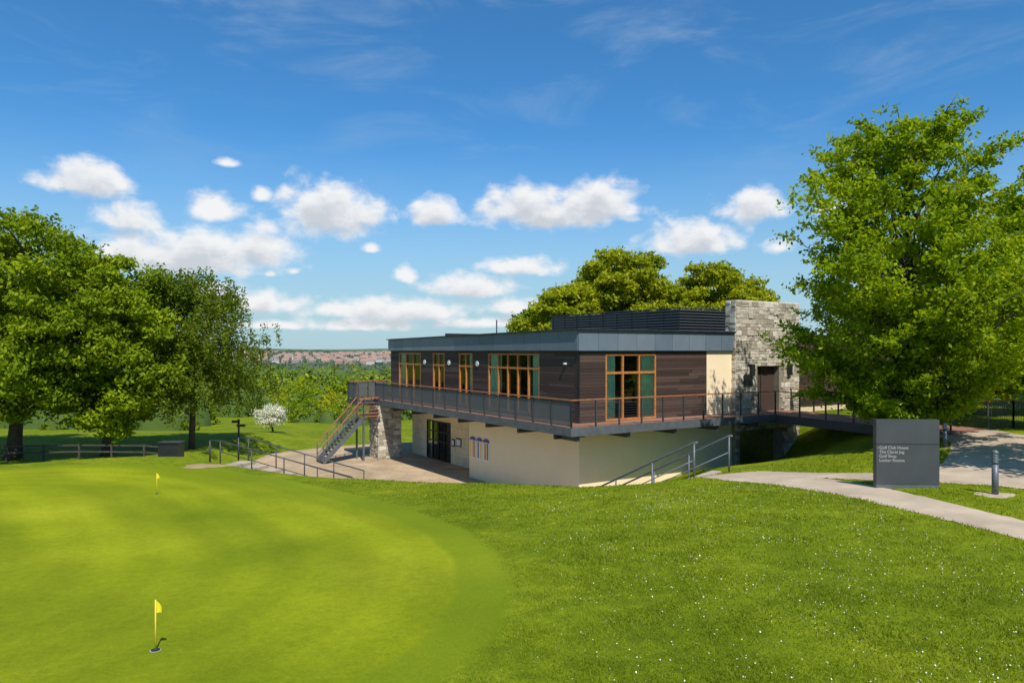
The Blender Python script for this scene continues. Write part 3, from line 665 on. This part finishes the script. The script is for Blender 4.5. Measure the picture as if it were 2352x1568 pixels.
for xx in (LX0-.03,LX1+.0): rl.beam((xx,YE+.1,DZ-.1),(xx,LY1,LZ-.05),.06,.26,1)
rl.box(LX0,LX1,LY0,LY1+.05,LZ-.06,LZ,1)
nst=14; XB0=LX0-2.35
for k in range(nst):
    t=(k+.5)/nst; xx=LX0+(XB0-LX0)*t; zz=LZ+(TZ-LZ)*(k+1)/(nst+.5); rl.box(xx-.13,xx+.13,LY0+.05,LY1-.05,zz-.035,zz,3)
for yy in (LY0,LY1): rl.beam((LX0+.05,yy,LZ-.12),(XB0,yy,TZ+.08),.05,.24,0)
rail((LX0,LY0,LZ),(XB0,LY0,TZ+.05),'x',.9,1.0); rail((LX0,LY1,LZ),(XB0,LY1,TZ+.05),'x',.9,1.0)
rail((LX0-.03,YE+.1,DZ),(LX0-.03,LY1,LZ),'x',.9,1.0); rail((LX1,LY0,LZ),(LX1,LY1,LZ),'x',.9,1.0); rail((LX0,LY0,LZ),(LX1,LY0,LZ),'x',.9,1.0)
for xx,yy in ((LX0,LY0),(LX0,LY1)): rl.box(xx-.05,xx+.05,yy-.05,yy+.05,TZ-.1,LZ-.05,0)
rl.build('steel_staircase',['steelgrey','orail','mesh','steel'],B)
c=MB(); c.box(XE-.1,XB+.1,YB-.6,YB+.3,-6,DZ-.5); c.build('bridge_abutment',['cream'],B)
rl=MB(); e=empty('boundary_railing'); p=toW(XB,YB); 
P=[(p[0],p[1]),(19.8,29.2),(22.5,29.6),(26,29.5),(31,28)]
for a_,b_ in zip(P[:-1],P[1:]): rail((a_[0],a_[1],tz(*a_)),(b_[0],b_[1],tz(*b_)),'bars',1.5,1.1)
rl.build('railing',['steel','orail'],e)
# ------------------------------------------------------------------ steps with handrails
def steps(name,pL,d,w,z0,z1,ns,run,wallm='concrete'):
    e=empty(name); d=Vector((*d,0)).normalized(); nrm=Vector((-d.y,d.x,0)); 
    if nrm.y<0: nrm=-nrm
    mb=MB(); p=Vector((*pL,0))
    for k in range(ns):
        zt=z0+(z1-z0)*(k+1)/ns; a_=p+d*run*k; b_=a_+d*run
        q=[a_,b_,b_+nrm*w,a_+nrm*w]
        mb.add([(*v.xy,zt) for v in q]+[(*v.xy,z1-.3) for v in q],[(0,1,2,3),(0,4,5,1),(1,5,6,2),(2,6,7,3),(3,7,4,0)])
    mb.build('treads',[wallm],e); return e,d,nrm
def hrail(e,p,d,zt,slope,L,h=.95,posts=(0,.5,1),flat=.5,mats='steelgrey'):
    mb=MB(); p=Vector(p); 
    def pt(s,hh): return (p.x+d.x*s,p.y+d.y*s,zt-max(0,s)*slope+hh)
    mb.tube([pt(-flat,h),pt(0,h),pt(L,h)],[.028]*3,8); mb.tube([pt(0,h*.5),pt(L,h*.5)],[.018]*2,6)
    for s in posts: mb.beam(pt(s*L,-.35),pt(s*L,h),.045,.045)
    if flat>.3: mb.beam(pt(-flat,-.1),pt(-flat,h),.06,.06)
    mb.build('handrail',[mats],e,True)
e,d,nr=steps('entrance_steps',(5.2,21.35),(-.8,.6),2.3,-3.62,TZ,16,.31)
hrail(e,(5.25,21.32),d,-3.68,.52,4.9,1.02,(.0,.27,.52,.77,1),.12); q=Vector((5.4,21.2,0))+nr*2.25
hrail(e,(q.x,q.y),d,-3.68,.52,4.9,1.02,(.0,.27,.52,.77,1),.12)
e,d,nr=steps('garden_steps',(-12.9,32.8),(6.1,-2.0),1.4,-4.95,TZ+.2,9,.75)
hrail(e,(-12.9,32.7),d,-4.95,.19,6.6,.95,(0,.25,.5,.75,1),.55,'steel'); q=Vector((-12.6,32.8,0))+nr*1.4
hrail(e,(q.x,q.y),d,-5.0,.2,6.0,.95,(0,.25,.5,.75,1),.55,'steel')
# ------------------------------------------------------------------ golf flags
def flagpin(px,py,h,rot):
    g=pixel_to_ground(px,py); e=empty('golf_flag',g); mb=MB()
    mb.tube([(0,0,-.02),(0,0,h)],[.010,.008],8,0)
    N=10;vs=[];fs=[]
    for i in range(N+1):
        t=i/N; w=.13*h; xx=.01+t*w*.75; yy=.03*h*math.sin(t*4)*t; zz=-t*.12*h
        vs+= [(xx,yy,h-.01+zz),(xx,yy+.01*t,h-.26*h*(1-t*.35)+zz*.8)]
    for i in range(N): fs.append((2*i,2*i+2,2*i+3,2*i+1))
    mb.add(vs,fs,1)
    k=24; vs=[(.055*math.cos(2*math.pi*i/k),.055*math.sin(2*math.pi*i/k),.006) for i in range(k)]; mb.add(vs,[tuple(range(k))],2)
    vs=[(.060*math.cos(2*math.pi*i/k),.060*math.sin(2*math.pi*i/k),.003) for i in range(k)]; mb.add(vs,[tuple(range(k))],3)
    o=mb.build('pin',['yellow','flag','black','white'],e,True); o.rotation_euler=(0,0,rot)
g1=pixel_to_ground(357,1493); flagpin(357,1493,116/F*g1[1],.3); g2=pixel_to_ground(360,1134); flagpin(360,1134,48/F*g2[1],.3)
# ------------------------------------------------------------------ direction sign
sp=pixel_to_ground(2085,1121); Ys=sp[1]; W_=141/F*Ys; Hs=157/F*Ys
e=empty('direction_sign',sp,math.radians(-3)); mb=MB()
mb.box(-W_/2,W_/2,0,.16,-.1,.09,1); mb.box(-W_/2,W_/2,-.01,.17,.09,Hs*.635,0); mb.box(-W_/2+.004,W_/2-.004,.0,.16,Hs*.635,Hs*.645,2); mb.box(-W_/2,W_/2,-.01,.17,Hs*.645,Hs,0)
mb.build('slab',['panelgrey','steelgrey','black'],e)
for i,tx in enumerate(['Golf Club House','The Claret Jug','Golf Shop','Locker Rooms']):
    cu=bpy.data.curves.new('lettering','FONT'); cu.body=tx; cu.size=.098; cu.extrude=.002; o=bpy.data.objects.new('lettering',cu); scene.collection.objects.link(o)
    o.parent=e; o.rotation_euler=(math.pi/2,0,0); o.location=(-W_/2+.065,-.0125,Hs*.635-.105-i*.1); cu.materials.append(M['text'])
mb=MB(); mb.add([(-W_/2+.02,-.013,Hs*.635-.075),(-W_/2+.045,-.013,Hs*.635-.09),(-W_/2+.045,-.013,Hs*.635-.06)],[(0,1,2)]); mb.build('arrow',['text'],e)
def bollard(px,py,h):
    g=pixel_to_ground(px,py); e=empty('bollard_light',g); mb=MB()
    r=.068
    mb.tube([(0,0,-.05),(0,0,h*.68)],[r,r],20); mb.tube([(0,0,h*.68),(0,0,h*.72)],[r*.8,r*.8],20)
    for k in range(4): z=h*.72+k*h*.05; mb.tube([(0,0,z),(0,0,z+h*.022)],[r*1.08,r*1.0],20); mb.tube([(0,0,z+h*.022),(0,0,z+h*.05)],[r*.7,r*.7],20,1)
    mb.tube([(0,0,h*.92),(0,0,h*.96),(0,0,h)],[r*1.08,r*1.05,r*.6],20); mb.tube([(0,0,-.02),(0,0,.012)],[r*1.5,r*1.5],20)
    mb.build('post',['steelgrey','white'],e,True)
def patch(name,g,rx,ry,matn):
    mb=MB(); k=28; vs=[]
    for i in range(k):
        t=2*math.pi*i/k; r=1+.15*math.sin(3*t+1)+.08*math.sin(7*t); x=g[0]+rx*r*math.cos(t); y=g[1]+ry*r*math.sin(t); vs.append((x,y,tz(x,y)-.01))
    for i in range(k): a_=vs[i]; x=g[0]+(a_[0]-g[0])*.8; y=g[1]+(a_[1]-g[1])*.8; vs.append((x,y,tz(x,y)+.015))
    vs.append((g[0],g[1],tz(g[0],g[1])+.02)); mb.add(vs,[(i,(i+1)%k,k+(i+1)%k,k+i) for i in range(k)]+[(k+i,k+(i+1)%k,2*k) for i in range(k)]); return mb.build(name,[matn],None,True)
gb=pixel_to_ground(2286,1137); bollard(2286,1137,103/F*gb[1]); patch('gravel_patch',gb,.45,.34,'path')
gb=pixel_to_ground(2171,1028); bollard(2171,1028,60/F*gb[1])
e=empty('timber_fence'); mb=MB(); P=[(-27,36.8),(-22,37.6),(-18.6,37.4),(-16.6,36.9)]
for a_,b_ in zip(P[:-1],P[1:]):
    nn=max(1,int(math.hypot(b_[0]-a_[0],b_[1]-a_[1])/1.5))
    for k in range(nn):
        p0=np.array(a_)+(np.array(b_)-np.array(a_))*k/nn;p1=np.array(a_)+(np.array(b_)-np.array(a_))*(k+1)/nn
        z0_=tz(*p0);z1_=tz(*p1); mb.beam((*p0,z0_-.1),(*p0,z0_+.85),.08,.08)
        for hh in (.45,.78): mb.beam((*p0,z0_+hh),(*p1,z1_+hh),.04,.08)
mb.build('rails',['barkwood'],e)
e=empty('litter_bin'); q=(390-CX)/F*37; z_=tz(q,37); mb=MB(); mb.box(q-.5,q+.5,36.8,37.5,z_-.1,z_+.98); mb.box(q-.55,q+.55,36.75,37.55,z_+.98,z_+1.03); mb.build('box',['black'],e)
Yp=46; Xp=(548-CX)/F*Yp; e=empty('fingerpost_sign',(Xp,Yp,tz(Xp,Yp))); mb=MB(); mb.box(-.05,.05,-.05,.05,-.1,1.45)
mb.box(-.4,.1,-.09,-.065,1.22,1.38);mb.box(-.1,.45,-.09,-.065,.98,1.14); mb.build('post',['barkwood'],e)
patch('bare_soil',pixel_to_ground(470,1070),1.0,.8,'soil')
# ------------------------------------------------------------------ grass blades + daisies
N=360000; r=6.3*np.exp(rng.uniform(0,1,N)*math.log(27/6.3)); az=rng.uniform(-.66,.68,N)
x=r*np.sin(az);y=r*np.cos(az); gd_=polydist(green,x,y); pdm=np.full(N,1e9)
for p in pathpolys: pdm=np.minimum(pdm,polydist(p,x,y))
ye=np.interp(x,E[:,0],E[:,1])
tuft=np.sin(x*2.1+np.sin(y*1.7)*2)*np.sin(y*2.3+np.sin(x*1.3)*2)
keep=(gd_>.7+rng.uniform(0,.3,N))&(pdm>-.03)&(y<ye+1.5)&(np.hypot(x-sp[0],y-sp[1])>.2)&(rng.random(N)<.75+.25*tuft)
x,y,r,gd_,tuft=x[keep],y[keep],r[keep],gd_[keep],tuft[keep]; N=len(x); z=terrain(x,y)-.004
hh=rng.uniform(.02,.055,N)*np.clip(gd_/2,.6,1)*(1+.35*tuft); wd=.0048*r/9*rng.uniform(.7,1.5,N)
t=rng.uniform(0,2*np.pi,N); ln=rng.normal(size=(N,2))*hh[:,None]*.6
A_=np.stack([x-np.cos(t)*wd,y-np.sin(t)*wd,z],-1);B_=np.stack([x+np.cos(t)*wd,y+np.sin(t)*wd,z],-1);C_=np.stack([x+ln[:,0],y+ln[:,1],z+hh],-1)
npmesh('grass',np.stack([A_,B_,C_],1).reshape(-1,3),np.arange(3*N).reshape(-1,3),[M['blade']])
K=110; c0=np.stack([rng.uniform(-1,9,K),rng.uniform(6.6,19,K)],-1); N=3000; i=rng.integers(0,K,N); p=c0[i]+rng.normal(size=(N,2))*rng.uniform(.1,.8,N)[:,None]
x,y=p[:,0],p[:,1]; gd_=polydist(green,x,y); pdm=np.full(N,1e9)
for q in pathpolys: pdm=np.minimum(pdm,polydist(q,x,y))
k=(gd_>1.4)&(pdm>.15)&(y<np.interp(x,E[:,0],E[:,1])); x,y=x[k],y[k]; N=len(x); z=terrain(x,y)+rng.uniform(.015,.04,N); s=rng.uniform(.004,.008,N)
ang=np.arange(6)*np.pi/3; tilt=rng.normal(size=(N,2))*.5
vx_=np.cos(ang)[None]*s[:,None];vy_=np.sin(ang)[None]*s[:,None]
V=np.stack([x[:,None]+vx_,y[:,None]+vy_,z[:,None]+vx_*tilt[:,:1]+vy_*tilt[:,1:]],-1).reshape(-1,3)
npmesh('daisies',V,np.arange(6*N).reshape(-1,6),[M['white']])
# ------------------------------------------------------------------ world
w=bpy.data.worlds.new('World'); scene.world=w; w.use_nodes=True; nt=w.node_tree; nt.nodes.clear()
try: w.cycles.sampling_method='NONE'
except Exception as ex: print(ex)
SE=math.radians(53); SR=math.radians(163)
sky=nt.nodes.new('ShaderNodeTexSky'); sky.sky_type='NISHITA'; sky.sun_disc=False; sky.sun_elevation=SE; sky.sun_rotation=SR; sky.air_density=1.; sky.dust_density=.3; sky.ozone_density=3.
tc=nt.nodes.new('ShaderNodeTexCoord'); sp_=nt.nodes.new('ShaderNodeSeparateXYZ'); nt.links.new(tc.outputs['Generated'],sp_.inputs[0])
az=math_(nt,'ARCTAN2',sp_.outputs[0],sp_.outputs[1]); el=math_(nt,'ARCSINE',sp_.outputs[2])
cb=nt.nodes.new('ShaderNodeCombineXYZ'); nt.links.new(az,cb.inputs[0]); nt.links.new(el,cb.inputs[1]); P0=cb.outputs[0]
clouds=[(207,410,98,40,0),(170,418,55,24,0),(300,498,76,34,.1),(430,578,215,54,0),(590,560,66,56,0),(495,476,76,36,.3),(600,442,30,26,.42),(755,480,112,68,0),(840,490,66,36,.1),
(1005,486,70,40,.12),(1275,477,190,50,0),(1215,458,64,42,0),(1370,455,92,48,0),(1725,472,76,42,.08),(1590,548,108,42,.03),(853,569,24,15,.1),(620,627,14,9,.15),(675,620,22,13,.38),(932,627,28,24,.05),
(1075,655,104,30,.03),(1200,610,102,26,.15),(1190,702,70,24,.1),(900,708,200,32,.05),(830,742,170,20,.2),(600,690,110,32,.15),(490,672,85,36,.1),(1790,562,44,26,.38),(1900,475,48,20,.4),(2240,442,45,15,.35),(525,372,40,14,.55),(1120,738,140,18,.25),(620,745,120,14,.35)]
def vm(op,a,b_=None,c_=None):
    m_=nt.nodes.new('ShaderNodeVectorMath'); m_.operation=op
    for q_,i_ in ((a,0),(b_,1),(c_,2)):
        if q_ is None: continue
        if isinstance(q_,tuple): m_.inputs[i_].default_value=q_
        else: nt.links.new(q_,m_.inputs[i_])
    return m_
def field(P,cl,det):
    cur=None
    for px,py,hw,hh_,f in cl:
        a_=math.atan((px-CX)/F); l_=math.atan((HY-py)/F*math.cos(a_))-hh_*.25/F; ca=math.cos(a_)
        sx_,sy_=F/hw/ca/1.05,F/hh_/1.15
        v_=vm('MULTIPLY_ADD',P,(sx_,sy_,0),(-a_*sx_,-l_*sy_,0)).outputs[0]
        v2=vm('MULTIPLY',v_,(1,-1.7,1)).outputs[0]; v3=vm('MAXIMUM',v_,v2).outputs[0]; ln_=vm('LENGTH',v3).outputs['Value']
        if f: ln_=math_(nt,'ADD',ln_,f*.75)
        if cur is None: cur=ln_
        else: cur=math_(nt,'SMOOTH_MIN',cur,ln_,.18)
    a_=noise(nt,22,det,.62,vm('MULTIPLY',P,(1,1.5,1)).outputs[0],.25)
    vo=nt.nodes.new('ShaderNodeTexVoronoi'); vo.feature='SMOOTH_F1'; vo.inputs['Scale'].default_value=44; nt.links.new(vm('MULTIPLY_ADD',P,(1,1.3,1),(3.1,1.7,.4)).outputs[0],vo.inputs['Vector'])
    d_=math_(nt,'MULTIPLY_ADD',a_,-1.8,.9); d_=math_(nt,'ADD',d_,math_(nt,'MULTIPLY_ADD',vo.outputs['Distance'],.55,-.22))
    return math_(nt,'ADD',cur,d_)
f0=field(P0,clouds,8); f1=field(vm('ADD',P0,(.004,.014,0)).outputs[0],[c_ for c_ in clouds if c_[2]>60 and c_[4]<.26],5)
def mrange(v_,a_,b_,c_=0.,d_=1.): return mrn(nt,v_,a_,b_,c_,d_)
alpha=mrange(f0,1.3,.5,0,.96)
shade=mrange(f1,1.1,.1)
ccol=ramp(nt,shade,[(0,(6.6,6.6,6.6)),(.5,(5.6,5.7,5.9)),(1,(4.3,4.55,4.9))])
ci=noise(nt,4,6,.62,vm('MULTIPLY',P0,(1,3.6,1)).outputs[0],.6); cm=mrange(el,.16,.36); cir=math_(nt,'MULTIPLY',mrange(ci,.46,.8,0,.42),cm)
hz=mrange(el,.30,-.03,0,.88)
tint=mixc(nt,1.,sky.outputs[0],(.32,.74,1.0),'MULTIPLY')
skyc=mixc(nt,cir,tint,(3.0,3.9,4.8)); skyc=mixc(nt,hz,skyc,(3.3,4.3,4.8)); skyc=mixc(nt,alpha,skyc,ccol)
bg=nt.nodes.new('ShaderNodeBackground'); bg.inputs[1].default_value=.14; nt.links.new(skyc,bg.inputs[0]); wo=nt.nodes.new('ShaderNodeOutputWorld'); nt.links.new(bg.outputs[0],wo.inputs[0])
sd=Vector((math.sin(SR)*math.cos(SE),math.cos(SR)*math.cos(SE),math.sin(SE)))
l=bpy.data.lights.new('sun','SUN'); l.energy=5.0; l.angle=math.radians(.5); l.color=(1,.95,.85); lo=bpy.data.objects.new('sun',l); scene.collection.objects.link(lo); lo.rotation_euler=(-sd).to_track_quat('-Z','Y').to_euler(); lo.location=(0,0,60)
cam=bpy.data.cameras.new('camera'); cam.lens=26; cam.sensor_width=36; cam.shift_y=20/2352; cam.clip_end=20000; cam.clip_start=.1
co=bpy.data.objects.new('camera',cam); co.location=(0,0,0); co.rotation_euler=(math.pi/2,0,0); scene.collection.objects.link(co); scene.camera=co
scene.view_settings.view_transform='Standard'; scene.view_settings.look='None'; scene.view_settings.exposure=0
